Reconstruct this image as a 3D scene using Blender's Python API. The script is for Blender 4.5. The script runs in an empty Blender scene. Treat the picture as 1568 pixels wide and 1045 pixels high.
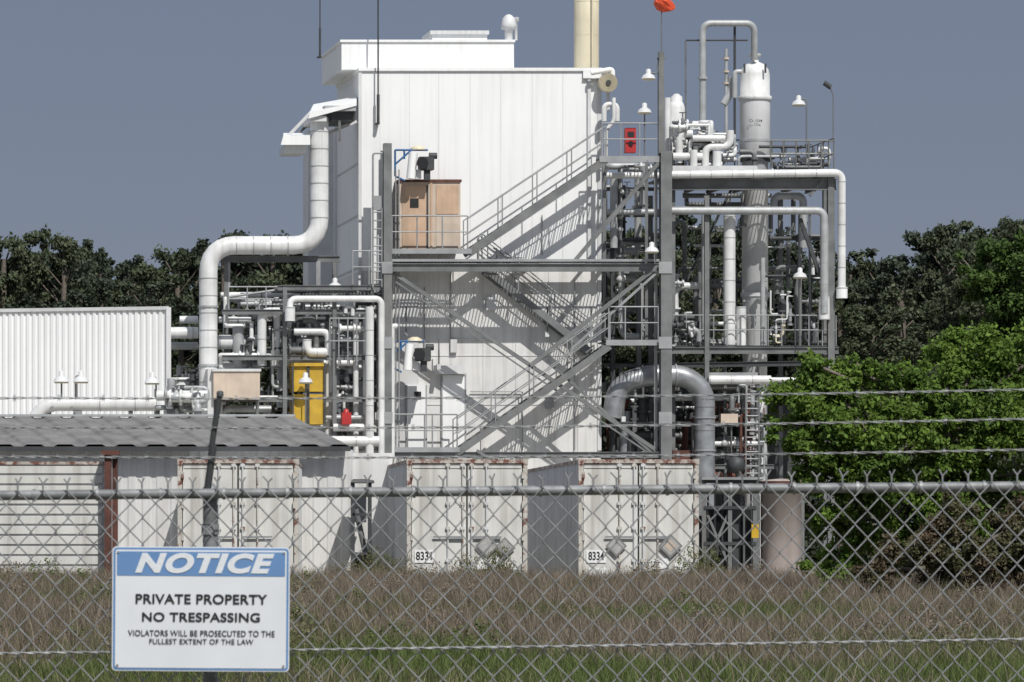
import bpy, math, random
import numpy as np
from mathutils import Vector, Matrix
random.seed(7); rng=np.random.default_rng(7)
sc=bpy.context.scene
F=7600.0; CX=784.0; HY=850.0; H=1.5; GZ=0.84
TH=math.radians(9); C,S=math.cos(TH),math.sin(TH)
Ox,Oy=(550-784)/F*160,160.0
NB=Vector((-S,C,0)); NA=Vector((C,S,0))
def G(u,v,d): return Vector(((u-CX)/F*d,d,H+(HY-v)/F*d))
def L(u,v,b):
    dx=(u-CX)/F
    t=(b-S*Ox+C*Oy)/(C-S*dx)
    return Vector((t*dx,t,H+(HY-v)/F*t))
PX=1/47.5
# ---------------- materials
def mat(name,col,rough=.6,metal=0.,var=.12,scale=1.5,streak=0.,rust=0.,bump=0.,col2=None,rustcol=(.16,.06,.03),island=0.):
    m=bpy.data.materials.new(name); m.use_nodes=True
    nt=m.node_tree; N=nt.nodes; K=nt.links
    b=N['Principled BSDF']; b.inputs['Roughness'].default_value=rough; b.inputs['Metallic'].default_value=metal
    tc=N.new('ShaderNodeTexCoord')
    n=N.new('ShaderNodeTexNoise'); n.inputs['Scale'].default_value=scale; n.inputs['Detail'].default_value=6
    K.new(tc.outputs['Object'],n.inputs['Vector'])
    r=N.new('ShaderNodeMapRange'); r.inputs[1].default_value=.3; r.inputs[2].default_value=.7
    K.new(n.outputs[0],r.inputs[0])
    mx=N.new('ShaderNodeMix'); mx.data_type='RGBA'
    c2=col2 if col2 else tuple(c*(1-var*2) for c in col)
    mx.inputs[6].default_value=(*col,1); mx.inputs[7].default_value=(*c2,1)
    K.new(r.outputs[0],mx.inputs[0]); out=mx.outputs[2]
    if streak>0:
        mp=N.new('ShaderNodeMapping'); mp.inputs['Scale'].default_value=(5,5,.25)
        K.new(tc.outputs['Object'],mp.inputs[0])
        n2=N.new('ShaderNodeTexNoise'); n2.inputs['Scale'].default_value=1.2; n2.inputs['Detail'].default_value=5
        K.new(mp.outputs[0],n2.inputs['Vector'])
        r2=N.new('ShaderNodeMapRange'); r2.inputs[1].default_value=.47; r2.inputs[2].default_value=.8; r2.inputs[4].default_value=streak
        K.new(n2.outputs[0],r2.inputs[0])
        m2=N.new('ShaderNodeMix'); m2.data_type='RGBA'; m2.inputs[7].default_value=(.22,.19,.155,1)
        K.new(r2.outputs[0],m2.inputs[0]); K.new(out,m2.inputs[6]); out=m2.outputs[2]
    if rust>0:
        n3=N.new('ShaderNodeTexNoise'); n3.inputs['Scale'].default_value=4; n3.inputs['Detail'].default_value=8; n3.inputs['Roughness'].default_value=.7
        K.new(tc.outputs['Object'],n3.inputs['Vector'])
        r3=N.new('ShaderNodeMapRange'); r3.inputs[1].default_value=.72-rust*.3; r3.inputs[2].default_value=.8-rust*.3
        K.new(n3.outputs[0],r3.inputs[0])
        m3=N.new('ShaderNodeMix'); m3.data_type='RGBA'; m3.inputs[7].default_value=(*rustcol,1)
        K.new(r3.outputs[0],m3.inputs[0]); K.new(out,m3.inputs[6]); out=m3.outputs[2]
    if island>0:
        g=N.new('ShaderNodeNewGeometry')
        r4=N.new('ShaderNodeMapRange'); r4.inputs[3].default_value=1-island; r4.inputs[4].default_value=1+island
        K.new(g.outputs['Random Per Island'],r4.inputs[0])
        m4=N.new('ShaderNodeVectorMath'); m4.operation='SCALE'
        K.new(out,m4.inputs[0]); K.new(r4.outputs[0],m4.inputs['Scale']); out=m4.outputs[0]
    K.new(out,b.inputs['Base Color'])
    if bump>0:
        bp=N.new('ShaderNodeBump'); bp.inputs['Strength'].default_value=bump; bp.inputs['Distance'].default_value=.03
        K.new(n.outputs[0],bp.inputs['Height']); K.new(bp.outputs[0],b.inputs['Normal'])
    return m
def leafmat(name,col,col2,scale=.5,isl=.35,trans=.35):
    m=mat(name,col,rough=.65,col2=col2,scale=scale,island=isl)
    nt=m.node_tree; N=nt.nodes; K=nt.links; b=N['Principled BSDF']; o=N['Material Output']
    b.inputs['Specular IOR Level'].default_value=.25
    t=N.new('ShaderNodeBsdfTranslucent'); src=b.inputs['Base Color'].links[0].from_socket
    K.new(src,t.inputs[0]); ms=N.new('ShaderNodeMixShader'); ms.inputs[0].default_value=trans
    K.new(b.outputs[0],ms.inputs[1]); K.new(t.outputs[0],ms.inputs[2]); K.new(ms.outputs[0],o.inputs[0])
    return m
WHITE=mat('white_cladding',(.82,.83,.835),.45,var=.025,scale=.6,streak=.13)
WHITE2=mat('weathered_cladding',(.70,.70,.69),.55,var=.08,scale=1,streak=.4)
TRIM=mat('trim_paint',(.64,.65,.66),.5,var=.08,streak=.2)
PIPE=mat('insulated_pipe_jacket',(.74,.75,.75),.4,metal=.0,var=.12,scale=2,streak=.35)
PIPEG=mat('grey_pipe',(.44,.46,.47),.45,metal=.1,var=.15,scale=3,streak=.35)
DUCT=mat('galvanised_duct',(.36,.38,.40),.38,metal=.4,var=.2,scale=3)
STEEL=mat('galvanised_steel',(.19,.20,.205),.6,metal=.15,var=.2,scale=2,streak=.3)
STEELL=mat('light_steel',(.35,.36,.37),.5,metal=.2,var=.15,scale=2)
DARK=mat('dark_steel',(.055,.06,.065),.6,var=.2,scale=3)
BLACK=mat('black_paint',(.015,.016,.018),.5)
CREAM=mat('cream_stack_paint',(.68,.62,.46),.5,var=.06,streak=.2)
TAN=mat('tan_door_paint',(.56,.39,.27),.6,var=.12,scale=2,streak=.3)
TAN2=mat('beige_panel',(.58,.48,.39),.6,var=.1,scale=2,streak=.3)
BLUE=mat('blue_paint',(.03,.12,.30),.5)
YEL=mat('yellow_paint',(.60,.38,.03),.5,var=.15,scale=3,streak=.3)
RED=mat('red_paint',(.45,.03,.03),.45)
ORANGE=mat('orange_fabric',(.75,.09,.03),.7)
ROOF=mat('grey_metal_roof',(.21,.205,.20),.6,var=.25,scale=1.5,streak=.45)
CONT=mat('container_paint',(.69,.69,.66),.55,var=.1,scale=1.3,streak=.6,rust=.17,bump=.15)
CONTS=mat('container_side_paint',(.63,.64,.65),.55,var=.1,scale=1.3,streak=.4,rust=.08)
CFRAME=mat('rusted_frame',(.60,.58,.53),.7,var=.15,scale=3,rust=.66,rustcol=(.15,.055,.035))
CTOP=mat('rusted_header',(.55,.50,.45),.75,var=.2,scale=3,rust=.82,rustcol=(.16,.065,.045))
RUST=mat('rust_brown',(.14,.055,.04),.8,var=.3,scale=4)
PINK=mat('faded_rust_tank',(.43,.37,.35),.7,var=.15,scale=1.5,streak=.6,rust=.2)
PLAC=mat('faded_placard',(.24,.24,.235),.6,var=.15,scale=8)
PLACL=mat('placard_face',(.42,.42,.41),.6,var=.15,scale=8)
GALV=mat('galvanised_wire',(.34,.35,.36),.5,metal=.3,var=.25,scale=20)
RAILM=mat('galvanised_rail',(.27,.28,.29),.55,metal=.25,var=.25,scale=14,bump=.2)
# ---------------- mesh accumulator
class M:
    def __init__(s,name,parent=None):
        s.n=name; s.v=[]; s.f=[]; s.m=[]; s.sm=[]; s.mats=[]; s.parent=parent
    def mi(s,m):
        if m not in s.mats: s.mats.append(m)
        return s.mats.index(m)
    def add(s,vs,fs,m,smooth=False):
        o=len(s.v); k=s.mi(m); s.v+= [tuple(p) for p in vs]
        for f in fs: s.f.append([i+o for i in f]); s.m.append(k); s.sm.append(smooth)
    def hexa(s,p,m):
        s.add(p,[(0,1,2,3),(7,6,5,4),(0,4,5,1),(1,5,6,2),(2,6,7,3),(3,7,4,0)],m)
    def box(s,o,ax,ay,az,m):
        o=Vector(o);ax=Vector(ax);ay=Vector(ay);az=Vector(az)
        f=[o,o+ax,o+ax+az,o+az]; s.hexa(f+[q+ay for q in f],m)
    def bL(s,u0,u1,v0,v1,b0,b1,m):
        f=[L(u0,v1,b0),L(u1,v1,b0),L(u1,v0,b0),L(u0,v0,b0)]
        s.hexa(f+[q+NB*(b1-b0) for q in f],m)
    def grate(s,u0,u1,v,b0,b1,m):
        p=L(u0,v,b0);q=L(u1,v,b0); l=(q-p).length; n=int(l/.11)
        for i in range(n+1): s.box(p.lerp(q,i/n),NA*.022,NB*(b1-b0),Z*.035,m)
        w=b1-b0; k=max(2,int(w/.5))
        for j in range(k+1): s.box(p+NB*(w*j/k)-Z*.005,q-p,NB*.03,Z*.045,m)
    def bG(s,u0,u1,v0,v1,d0,dep,m):
        f=[G(u0,v1,d0),G(u1,v1,d0),G(u1,v0,d0),G(u0,v0,d0)]
        s.hexa(f+[q+Vector((0,dep,0)) for q in f],m)
    def beam(s,p,q,w,h,m,I=False):
        p=Vector(p);q=Vector(q);d=(q-p).normalized()
        side=d.cross(Vector((0,0,1)))
        if side.length<.05: side=NA.copy()
        side.normalize(); up=side.cross(d).normalized()
        def bx(a0,a1,c0,c1):
            f=[p+side*a0+up*c0,p+side*a1+up*c0,p+side*a1+up*c1,p+side*a0+up*c1]
            s.hexa(f+[x+(q-p) for x in f],m)
        if I:
            t=h*.1
            bx(-w/2,w/2,-h/2,-h/2+t); bx(-w/2,w/2,h/2-t,h/2); bx(-w*.06,w*.06,-h/2+t,h/2-t)
        else: bx(-w/2,w/2,-h/2,h/2)
    def tube(s,pts,r,m,n=10,bend=None,bands=None):
        pts=[Vector(p) for p in pts]
        if bend is None: bend=r*2.6
        P=[pts[0]]
        for i in range(1,len(pts)-1):
            a,b,c=pts[i-1],pts[i],pts[i+1]
            l1=(a-b).length; l2=(c-b).length; t=min(bend,l1*.48,l2*.48)
            p0=b+(a-b).normalized()*t; p2=b+(c-b).normalized()*t
            for k in range(7):
                x=k/6; w=.85
                den=(1-x)**2+2*w*x*(1-x)+x*x
                P.append((p0*(1-x)**2+b*2*w*x*(1-x)+p2*x*x)/den)
        P.append(pts[-1])
        Q=[P[0]]
        for p in P[1:]:
            if (p-Q[-1]).length>1e-4: Q.append(p)
        if len(Q)<2: return
        P=Q; t=(P[1]-P[0]).normalized()
        nrm=t.orthogonal().normalized(); vs=[];fs=[]
        for i,p in enumerate(P):
            t2=(P[min(i+1,len(P)-1)]-P[max(i-1,0)]).normalized()
            nrm=(nrm-t2*nrm.dot(t2)).normalized(); bn=t2.cross(nrm)
            for k in range(n):
                a=2*math.pi*k/n; vs.append(p+(nrm*math.cos(a)+bn*math.sin(a))*r)
        for i in range(len(P)-1):
            for k in range(n):
                a=i*n+k; b=i*n+(k+1)%n; fs.append((a,b,b+n,a+n))
        s.add(vs,fs,m,True)
        s.add(vs[:n],[tuple(range(n))[::-1]],m); s.add(vs[-n:],[tuple(range(n))],m)
        if bands:
            for i in range(len(pts)-1):
                a,b=pts[i],pts[i+1]; l=(b-a).length; d=(b-a)/l
                lo=bend if i>0 else 0; hi=bend if i<len(pts)-2 else 0
                x=lo+.02
                while x<l-hi:
                    s.tube([a+d*x,a+d*(x+.03)],r*1.04,PIPEG,n=n); x+=bands
    def flange(s,p,d,r,m,w=.06):
        d=Vector(d).normalized(); s.tube([p-d*w/2,p+d*w/2],r,m,n=12)
    def lathe(s,c,prof,m,n=20):
        vs=[];fs=[]
        for (r,z) in prof:
            for k in range(n):
                a=2*math.pi*k/n; vs.append((c[0]+r*math.cos(a),c[1]+r*math.sin(a),c[2]+z))
        for i in range(len(prof)-1):
            for k in range(n):
                a=i*n+k;b=i*n+(k+1)%n; fs.append((a,b,b+n,a+n))
        s.add(vs,fs,m,True)
        s.add(vs[-n:],[tuple(range(n))],m); s.add(vs[:n],[tuple(range(n))[::-1]],m)
    def corr(s,A,B,E,Nn,pitch,dep,m):
        A=Vector(A);B=Vector(B);E=Vector(E);Nn=Vector(Nn); l=(B-A).length; d=(B-A)/l
        k=max(1,int(l/pitch)); pt=l/k; vs=[];
        for i in range(k):
            for (x,h) in ((0,0),(.3,0),(.42,1),(.88,1)):
                p=A+d*(pt*(i+x))+Nn*dep*h; vs+= [p,p+E]
        vs+=[B,B+E]
        fs=[(2*i,2*i+2,2*i+3,2*i+1) for i in range(len(vs)//2-1)]
        s.add(vs,fs,m)
    def rail(s,p,q,m,h=1.07,sp=1.3,r=.024,toe=False,mid=True):
        p=Vector(p);q=Vector(q); Z=Vector((0,0,1)); n=max(1,round((q-p).length/sp))
        s.tube([p+Z*h,q+Z*h],r,m,n=6)
        if mid: s.tube([p+Z*h*.52,q+Z*h*.52],r*.85,m,n=6)
        for i in range(n+1):
            x=p.lerp(q,i/n); s.tube([x,x+Z*h],r,m,n=6)
    def stair(s,p,q,wid,m,rails=True,h=1.0):
        for off in (0,wid):
            a=p+NB*off;b=q+NB*off
            s.beam(a,b,.05,.22,m)
            if rails: s.rail(a+Vector((0,0,.1)),b+Vector((0,0,.1)),STEELL,h=h,sp=1.5,r=.022)
        dz=abs(q.z-p.z); n=max(2,int(dz/.2))
        for i in range(1,n):
            c=p.lerp(q,i/n)+Vector((0,0,.03))
            for k in (-.12,-.04,.04,.1): s.box(c+NA*k+NB*.04,NA*.02,NB*(wid-.08),Vector((0,0,.03)),DARK)
    def done(s,loc=None):
        me=bpy.data.meshes.new(s.n); 
        V=np.array(s.v); c=(V.min(0)+V.max(0))/2; c[2]=V[:,2].min()
        if s.parent is not None or loc is not None: 
            c=np.array(loc if loc is not None else s.parent.location)
        me.from_pydata((V-c).tolist(),[],s.f)
        for m in s.mats: me.materials.append(m)
        me.polygons.foreach_set('material_index',s.m); me.polygons.foreach_set('use_smooth',s.sm); me.update()
        o=bpy.data.objects.new(s.n,me); sc.collection.objects.link(o)
        if s.parent is not None: o.parent=s.parent
        else: o.location=c
        return o
def empty(name,loc=(0,0,0)):
    e=bpy.data.objects.new(name,None); e.location=loc; sc.collection.objects.link(e); e.empty_display_size=.5; return e
Z=Vector((0,0,1))
def T(m,pts,rpx,mt,n=10,bands=None,bend=None):
    m.tube([L(*p) for p in pts],rpx*PX,mt,n=n,bands=bands,bend=None if bend is None else bend*PX)
def TG(m,pts,d,rpx,mt,n=10,bands=None,bend=None):
    k=d/F; m.tube([G(p[0],p[1],d+(p[2] if len(p)>2 else 0)) for p in pts],rpx*k,mt,n=n,bands=bands,bend=None if bend is None else bend*k)
# ---------------- ground
def gz(y):
    if y<20: return 0.0
    if y<95: return GZ*(y-20)/75
    return GZ
ys=[-60,0,10,20]+list(np.linspace(25,100,16))+[130,200,400,900,3000,8000]
xs=[-5000,-1000,-300,-100,-40,-20,-10,0,10,20,40,100,300,1000,5000]
g=M('ground')
gm=mat('ground_grass_soil',(.085,.09,.04),.95,col2=(.13,.11,.07),scale=.7,bump=.5)
vs=[(x,y,gz(y)) for y in ys for x in xs]; nx=len(xs)
g.add(vs,[(j*nx+i,j*nx+i+1,(j+1)*nx+i+1,(j+1)*nx+i) for j in range(len(ys)-1) for i in range(nx-1)],gm); g.done((0,0,0))
yd=M('gravel_yard'); gv=mat('gravel',(.40,.38,.34),.95,var=.15,scale=6,bump=.4)
yd.add([(-60,101,GZ+.006),(60,101,GZ+.006),(60,200,GZ+.006),(-60,200,GZ+.006)],[(0,1,2,3)],gv); yd.done()
def toG(u,b):
    p=L(u,HY,b); return HY+(H-GZ)/p.y*F
# ---------------- main building
B=empty('industrial_building',L(735,toG(735,0),3))
w=M('walls',B)
gvv=toG(700,0)
w.bL(551,920,415,gvv,0.02,6,WHITE2)
w.bL(551,920,107,415,0,6,WHITE)
w.bL(523,787,64,107,.6,6,WHITE)
w.bL(512,560,160,gvv,6.2,8.5,WHITE)
w.bL(472,514,200,gvv-200,6.5,8,TRIM)
for u in (582,627,672,720,767,815,862): w.bL(u-.35,u+.35,112,414,-.008,0,TRIM)
for u in (640,690,740,790,840,885): w.bL(u-.4,u+.4,416,gvv,-.0,.02,TRIM)
for v in (470,545,620): w.bL(600,920,v-.5,v+.5,.0,.02,TRIM)
w.bL(608,640,430,gvv,-.0,.02,TRIM)
for v in (250,330,410): 
    p=L(550.5,v,0); w.box(p-NA*.02,NA*.02,NB*6,Z*.05,TRIM)
w.done()
r=M('roof_trim',B)
r.bL(549,922,104,108.5,-.06,6.1,WHITE); r.bL(521,789,61,64.5,.54,6.1,WHITE)
r.bL(549,922,108.5,109.6,-.06,-.01,PIPEG)
r.bL(549,554,109,gvv,-.03,.0,TRIM)
r.bL(893,921,109,120,-.10,-.065,WHITE); r.bL(893,921,119.5,121,-.12,-.02,PIPEG); r.bL(900,905,120,395,-.10,-.02,TRIM)
r.bL(915,921,120,690,-.03,0,TRIM)
r.bL(662,746,52,61,1.2,3,WHITE); r.bL(659,749,47,52.5,1.1,3.1,TRIM)
for u in range(668,745,9): r.bL(u,u+1,47,52,1.08,1.1,WHITE2)
c=L(779,62,1.5); r.lathe(c,[(.13,0),(.13,.35),(.24,.36),(.25,.5),(.2,.72),(.1,.82),(.02,.85)],TRIM)
c=L(790,62,2); r.lathe(c,[(.05,0),(.05,.6),(.1,.62),(.1,.75)],TRIM)
r.hexa([L(472,182,-1.8),L(546,162,-1.8),L(546,157,-1.8),L(474,172,-1.8),L(478,166,1.2),L(546,152,1.2),L(546,148,1.2),L(480,160,1.2)],WHITE)
r.bL(497,545,162,170,-1.75,1,PIPEG); r.bL(508,545,170,184,-1.5,1,DARK); r.bL(476,500,178,186,-1.7,.9,TRIM)
r.beam(L(438,212,-1.6),L(478,170,-1.6),.10,.10,TRIM); r.beam(L(448,212,.6),L(495,172,.6),.08,.08,STEEL)
r.hexa([L(430,222,-1.8),L(475,222,-1.8),L(475,208,-1.8),L(434,208,-1.8),L(430,220,.4),L(475,220,.4),L(475,204,.4),L(434,204,.4)],WHITE)
r.bL(436,468,222,234,-1.6,0,TRIM)
r.beam(L(546,186,0),L(500,205,0),.10,.10,TRIM); r.beam(L(520,186,-1.4),L(520,215,.8),.08,.08,TRIM)
r.done()
d=M('doors',B)
d.bL(612,705,278,384,-.9,-.02,TAN2)
d.bL(610,707,275,279,-.95,0,RUST)
d.bL(616,655,284,383,-.93,-.905,TAN); d.bL(668,702,284,328,-.93,-.905,TAN)
d.bL(628,641,304,318,-.95,-.935,BLACK); d.bL(659,662,280,383,-.93,-.905,TAN)
d.bL(615,656,330,331.5,-.945,-.935,RUST); d.bL(668,702,329,382,-.925,-.905,TAN2); d.bL(653,656,284,383,-.94,-.93,DARK)
d.bL(678,712,575,688,-.05,-.0,WHITE); d.bL(676,714,572,575,-.08,0,PIPEG); d.bL(676,678,575,688,-.08,0,PIPEG); d.bL(712,714,575,688,-.08,0,PIPEG)
d.bL(624,652,590,688,-.05,0,WHITE); d.bL(634,645,600,612,-.06,-.052,BLACK); d.bL(622,624,590,688,-.07,0,PIPEG); d.bL(652,654,590,688,-.07,0,PIPEG)
d.bL(665,712,560,573,-.3,-.1,TRIM)
d.done()
a=M('exhaust_stack'); c=L(898,toG(898,4),4); R=19.5*PX*1.02
zt=L(898,-60,4).z-c.z
a.lathe(c,[(R*1.0,0),(R,zt-2),(R*1.0,zt),(R*.9,zt)],CREAM,n=28)
for z in np.arange(zt-8,zt,1.1): a.lathe(c+Z*z,[(R*1.01,0),(R*1.01,.03)],CREAM,n=28)
a.tube([L(907,105,3.5),L(907,-40,3.5)],.03,CREAM,n=6); a.done()
for (u,v0,v1,b,rr) in ((490,-20,88,.8,1.0),(579,-20,190,-.3,1.3)):
    a=M('lightning_rod'); T(a,[(u,v1,b),(u,v0,b)],rr,DARK,n=6); T(a,[(u,v1,b),(u,v1-45,b)],rr*1.8,DARK,n=6)
    a.box(L(u-3,v1,b),NA*.12,NB*.35,Z*.04,DARK); a.done()
a=M('cable_reel'); p=L(931,127,-.5); a.tube([p-NB*.05,p+NB*.25],14*PX,CREAM,n=20); a.tube([p-NB*.12,p],4*PX,DARK,n=10)
for dz in (-1,1): a.tube([p-NB*.07,p-NB*.05],14.6*PX,CREAM,n=20)
T(a,[(931,127,-.2),(931,170,-.2)],3,TRIM); T(a,[(905,112,-.4),(938,106,-.4),(938,118,-.4)],4,WHITE); a.done()
# ---------------- stair tower
st=M('steel_stair_tower')
b0,b1=-1.7,-.8
for (u,v0,ww) in ((593,220,.26),(1019,232,.36)):
    for b in (b0,b1+.5):
        st.beam(L(u,toG(u,b),b),L(u,v0,b),ww,ww*1.0,STEEL,I=True)
st.beam(L(1012,235,b0),L(1012,80,b0),.18,.18,STEEL,I=True)
st.beam(L(1006,90,b0),L(1020,90,b0),.05,.05,STEEL)
st.beam(L(1004,700,b0+.3),L(1004,240,b0+.3),.1,.1,STEELL)
st.grate(600,1014,400,b0,-.6,DARK)
st.beam(L(596,410,b0),L(1016,410,b0),.16,.26,STEEL,I=True); st.beam(L(596,399,b0-.02),L(1016,399,b0-.02),.08,.08,STEELL)
st.beam(L(596,410,-.5),L(1016,410,-.5),.14,.22,STEEL,I=True)
st.grate(598,722,385,b0,-.92,DARK); st.beam(L(598,385,b0-.03),L(722,385,b0-.03),.06,.16,STEELL)
st.rail(L(600,382,b0),L(716,382,b0),STEELL,sp=.9)
st.stair(L(716,388,b0),L(928,246,b0),.9,STEEL)
st.grate(920,1012,243,b0,b1,DARK); st.beam(L(918,244,b0-.02),L(1014,244,b0-.02),.06,.2,STEELL)
st.rail(L(922,240,b0),L(1008,240,b0),STEELL,sp=.6); st.rail(L(922,240,b1),L(1008,240,b1),STEELL,sp=.6)
st.beam(L(1008,250,b0),L(880,400,b0),.1,.12,STEEL); st.beam(L(962,300,b1),L(880,398,b1),.06,.08,STEEL)
st.beam(L(925,246,b1),L(925,400,b1),.12,.12,STEEL); st.beam(L(990,246,b0),L(990,520,b0+.4),.1,.1,STEEL)
st.stair(L(905,540,b1),L(738,408,b1),.7,STEEL,h=.95)
st.beam(L(1012,404,b0),L(812,560,b0),.1,.13,STEEL); st.beam(L(1012,412,b0),L(860,548,b0+.2),.06,.08,STEELL)
st.grate(928,1012,524,b0,b1+.6,DARK); st.beam(L(928,525,b0-.02),L(1012,525,b0-.02),.06,.18,STEELL)
st.rail(L(932,521,b0),L(1008,521,b0),STEELL,sp=.6); st.rail(L(932,521,b1+.5),L(1008,521,b1+.5),STEELL,sp=.6)
st.stair(L(700,694,b0),L(934,530,b0),.9,STEEL)
st.grate(600,704,689,b0,-.1,DARK); st.beam(L(598,689,b0-.02),L(704,689,b0-.02),.06,.16,STEELL)
st.rail(L(600,686,b0),L(700,686,b0),STEELL,sp=.9); st.rail(L(624,686,b0+1),L(700,686,b0+1),STEELL,sp=.9)
for (p,q,ww) in (((602,418),(1002,688),.12),((606,432),(996,696),.05),((1005,700),(845,560),.08),((600,418),(812,560),.05)):
    st.beam(L(*p,b0+.12),L(*q,b0+.12),ww,ww,STEEL)
st.beam(L(596,640,b0+.1),L(596,645,0),.1,.1,STEEL)
st.beam(L(700,694,b1),L(760,640,b1),.07,.1,STEEL); st.beam(L(730,690,b0),L(800,735,b0),.07,.1,STEEL); 
for u in (640,760,880,960): st.beam(L(u,toG(u,b0+.4),b0+.4),L(u,694,b0+.4),.12,.12,STEEL)
st.beam(L(596,697,b0+.05),L(1016,697,b0+.05),.12,.2,STEEL,I=True)
for u in (571,585): T(st,[(u,440,b0),(u,318,b0)],1.6,STEELL,n=6)
for v in range(325,440,13): T(st,[(571,v,b0),(585,v,b0)],1.1,STEELL,n=6)
T(st,[(571,320,b0),(571,235,b0),(588,235,b0)],1.6,STEELL,n=6)
st.bL(570,588,300,322,b0+.05,b0+.15,STEELL)
st.rail(L(540,436,b0),L(590,436,b0),STEELL,sp=.5)
for u in (606,611): T(st,[(u,690,b0+.2),(u,260,b0+.2)],1,STEELL,n=6)
for (u,v) in ((760,380),(838,470),(905,470),(672,520),(955,600),(622,470)): T(st,[(u,v,-.5),(u,v+40,-.5)],1.1,STEEL,n=6); st.bL(u-3,u+3,v+38,v+46,-.6,-.45,TRIM)
for u in (593,1019):
    for v in (410,525,640): st.bL(u-8,u+8,v-9,v+9,b0-.16,b0-.135,STEELL) if u<1000 else st.bL(u-10,u+10,v-9,v+9,b0-.21,b0-.185,STEELL)
st.done()
wp=M('wall_conduit')
for pts in ([(690,420),(690,520),(760,520)],[(830,330),(830,390)],[(650,440),(650,560)],[(880,430),(880,690)],[(720,600),(800,600),(800,690)],[(755,380),(780,395),(800,395)]):
    T(wp,[(u,v,-.06) for u,v in pts],.9,STEELL,n=6)
wp.bL(745,760,455,475,-.15,-.01,TRIM); wp.bL(836,848,608,626,-.15,-.01,STEELL); wp.bL(690,700,520,540,-.12,-.01,TRIM)
wp.done()
def hoist(u,v):
    a=M('electric_hoist'); b=-1.5
    a.bL(u-2,u+20,v-12,v+8,b,b+.5,DARK); a.tube([L(u+2,v-2,b-.15),L(u+2,v-2,b+.0)],9*PX,BLACK,n=14)
    a.tube([L(u+12,v-13,b+.2),L(u+24,v-13,b+.2)],5*PX,DARK); a.bL(u-8,u,v+8,v+22,b+.1,b+.3,TRIM); a.bL(u+5,u+14,v+8,v+24,b+.1,b+.3,DARK)
    for (p,q) in (((-40,-22),(10,-22)),((-40,-22),(-40,18)),((-40,0),(-15,-22)),((-26,-22),(-26,-8)),((-40,18),(-25,25))):
        T(a,[(u+p[0],v+p[1],b+.1),(u+q[0],v+q[1],b+.1)],1.6,BLUE,n=6)
    a.tube([L(u-12,v-18,b+.1),L(u-16,v+22,b+.1)],7*PX,WHITE,n=14); a.lathe(L(u-5,v-22,b+.2),[(.25,0),(.25,.06),(.1,.14)],CREAM)
    a.done()
hoist(645,252); hoist(640,545)
a=M('fire_hose_box'); a.bL(958,974,196,234,b0+.1,b0+.4,RED); a.bL(961,971,202,210,b0+.09,b0+.1,BLACK); a.tube([L(966,220,b0+.05),L(966,220,b0+.1)],.08,BLACK); a.done()
# ---------------- secondary pipework
def clutter(m,u0,u1,v0,v1,bb0,bb1,n,rr=(1.5,5),mats=(PIPE,PIPEG,STEELL,DARK),seed=1,fn=None):
    fn=fn or L; R=random.Random(seed)
    for i in range(n):
        b=R.uniform(bb0,bb1); r=R.uniform(*rr)*(1 if R.random()<.8 else 1.6); mt=R.choice(mats)
        u=R.uniform(u0,u1); v=R.uniform(v0,v1); pts=[(u,v,b)]; hor=R.random()<.5
        for k in range(R.randint(1,4)):
            if hor: u=min(max(u+R.choice((-1,1))*R.uniform(.15,.55)*(u1-u0),u0),u1)
            else: v=min(max(v+R.choice((-1,1))*R.uniform(.15,.6)*(v1-v0),v0),v1)
            if abs(pts[-1][0]-u)+abs(pts[-1][1]-v)<3*r: continue
            pts.append((u,v,b)); hor=not hor
            if R.random()<.25: b+=R.uniform(.2,.5); pts.append((u,v,b))
        if len(pts)<2: continue
        m.tube([fn(*p) for p in pts],r*PX,mt,n=8)
        p,q=fn(*pts[0]),fn(*pts[1])
        if (q-p).length>.3:
            for x in (0.02,.5): m.flange(p.lerp(q,x),q-p,r*PX*1.7,mt)
            if R.random()<.5:
                c=p.lerp(q,.3); m.lathe(c,[(r*PX*1.2,-.08),(r*PX*1.8,0),(r*PX*.8,.12),(.02,.2),(.02,.32),(.12,.33),(.12,.35)],R.choice((PIPEG,TRIM,STEEL)),n=10)
a=M('insulated_duct')
T(a,[(319,640,-1.2),(319,376,-1.2),(489,376,-1.2),(489,180,-1.2)],14,PIPE,n=22,bands=.55,bend=40)
for p in ((319,560),(319,470)): a.flange(L(*p,-1.2),Z,16*PX,PIPEG)
a.done()
pr=M('pipe_rack')
for (u,v0,b) in ((346,400,-.6),(436,440,-1.6),(436,440,.5),(512,395,0),(512,450,-1.6),(384,480,-.4),(460,470,1),(545,440,.6)):
    pr.beam(L(u,toG(u,b),b),L(u,v0,b),.13,.13,STEEL,I=True)
pr.beam(L(340,397,-.6),L(520,397,-.6),.12,.2,STEEL,I=True); pr.beam(L(350,440,-.6),L(350,400,-.6),.1,.1,STEELL)
pr.beam(L(487,400,-.6),L(487,440,-.6),.14,.14,STEELL)
for v in (441,478,548,612): pr.beam(L(425 if v<450 else 340,v,-1.6),L(585,v,-1.6),.1,.16,STEEL,I=True); pr.beam(L(420,v,.6),L(560,v,.6),.1,.16,STEEL,I=True)
pr.grate(425,575,444,-1.6,.6,DARK); pr.rail(L(350,478,-1.3),L(436,478,-1.3),STEELL,sp=.7,h=.8)
T(pr,[(350,480,-.9),(350,455,-.9),(420,445,-.9)],2,STEELL)
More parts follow.
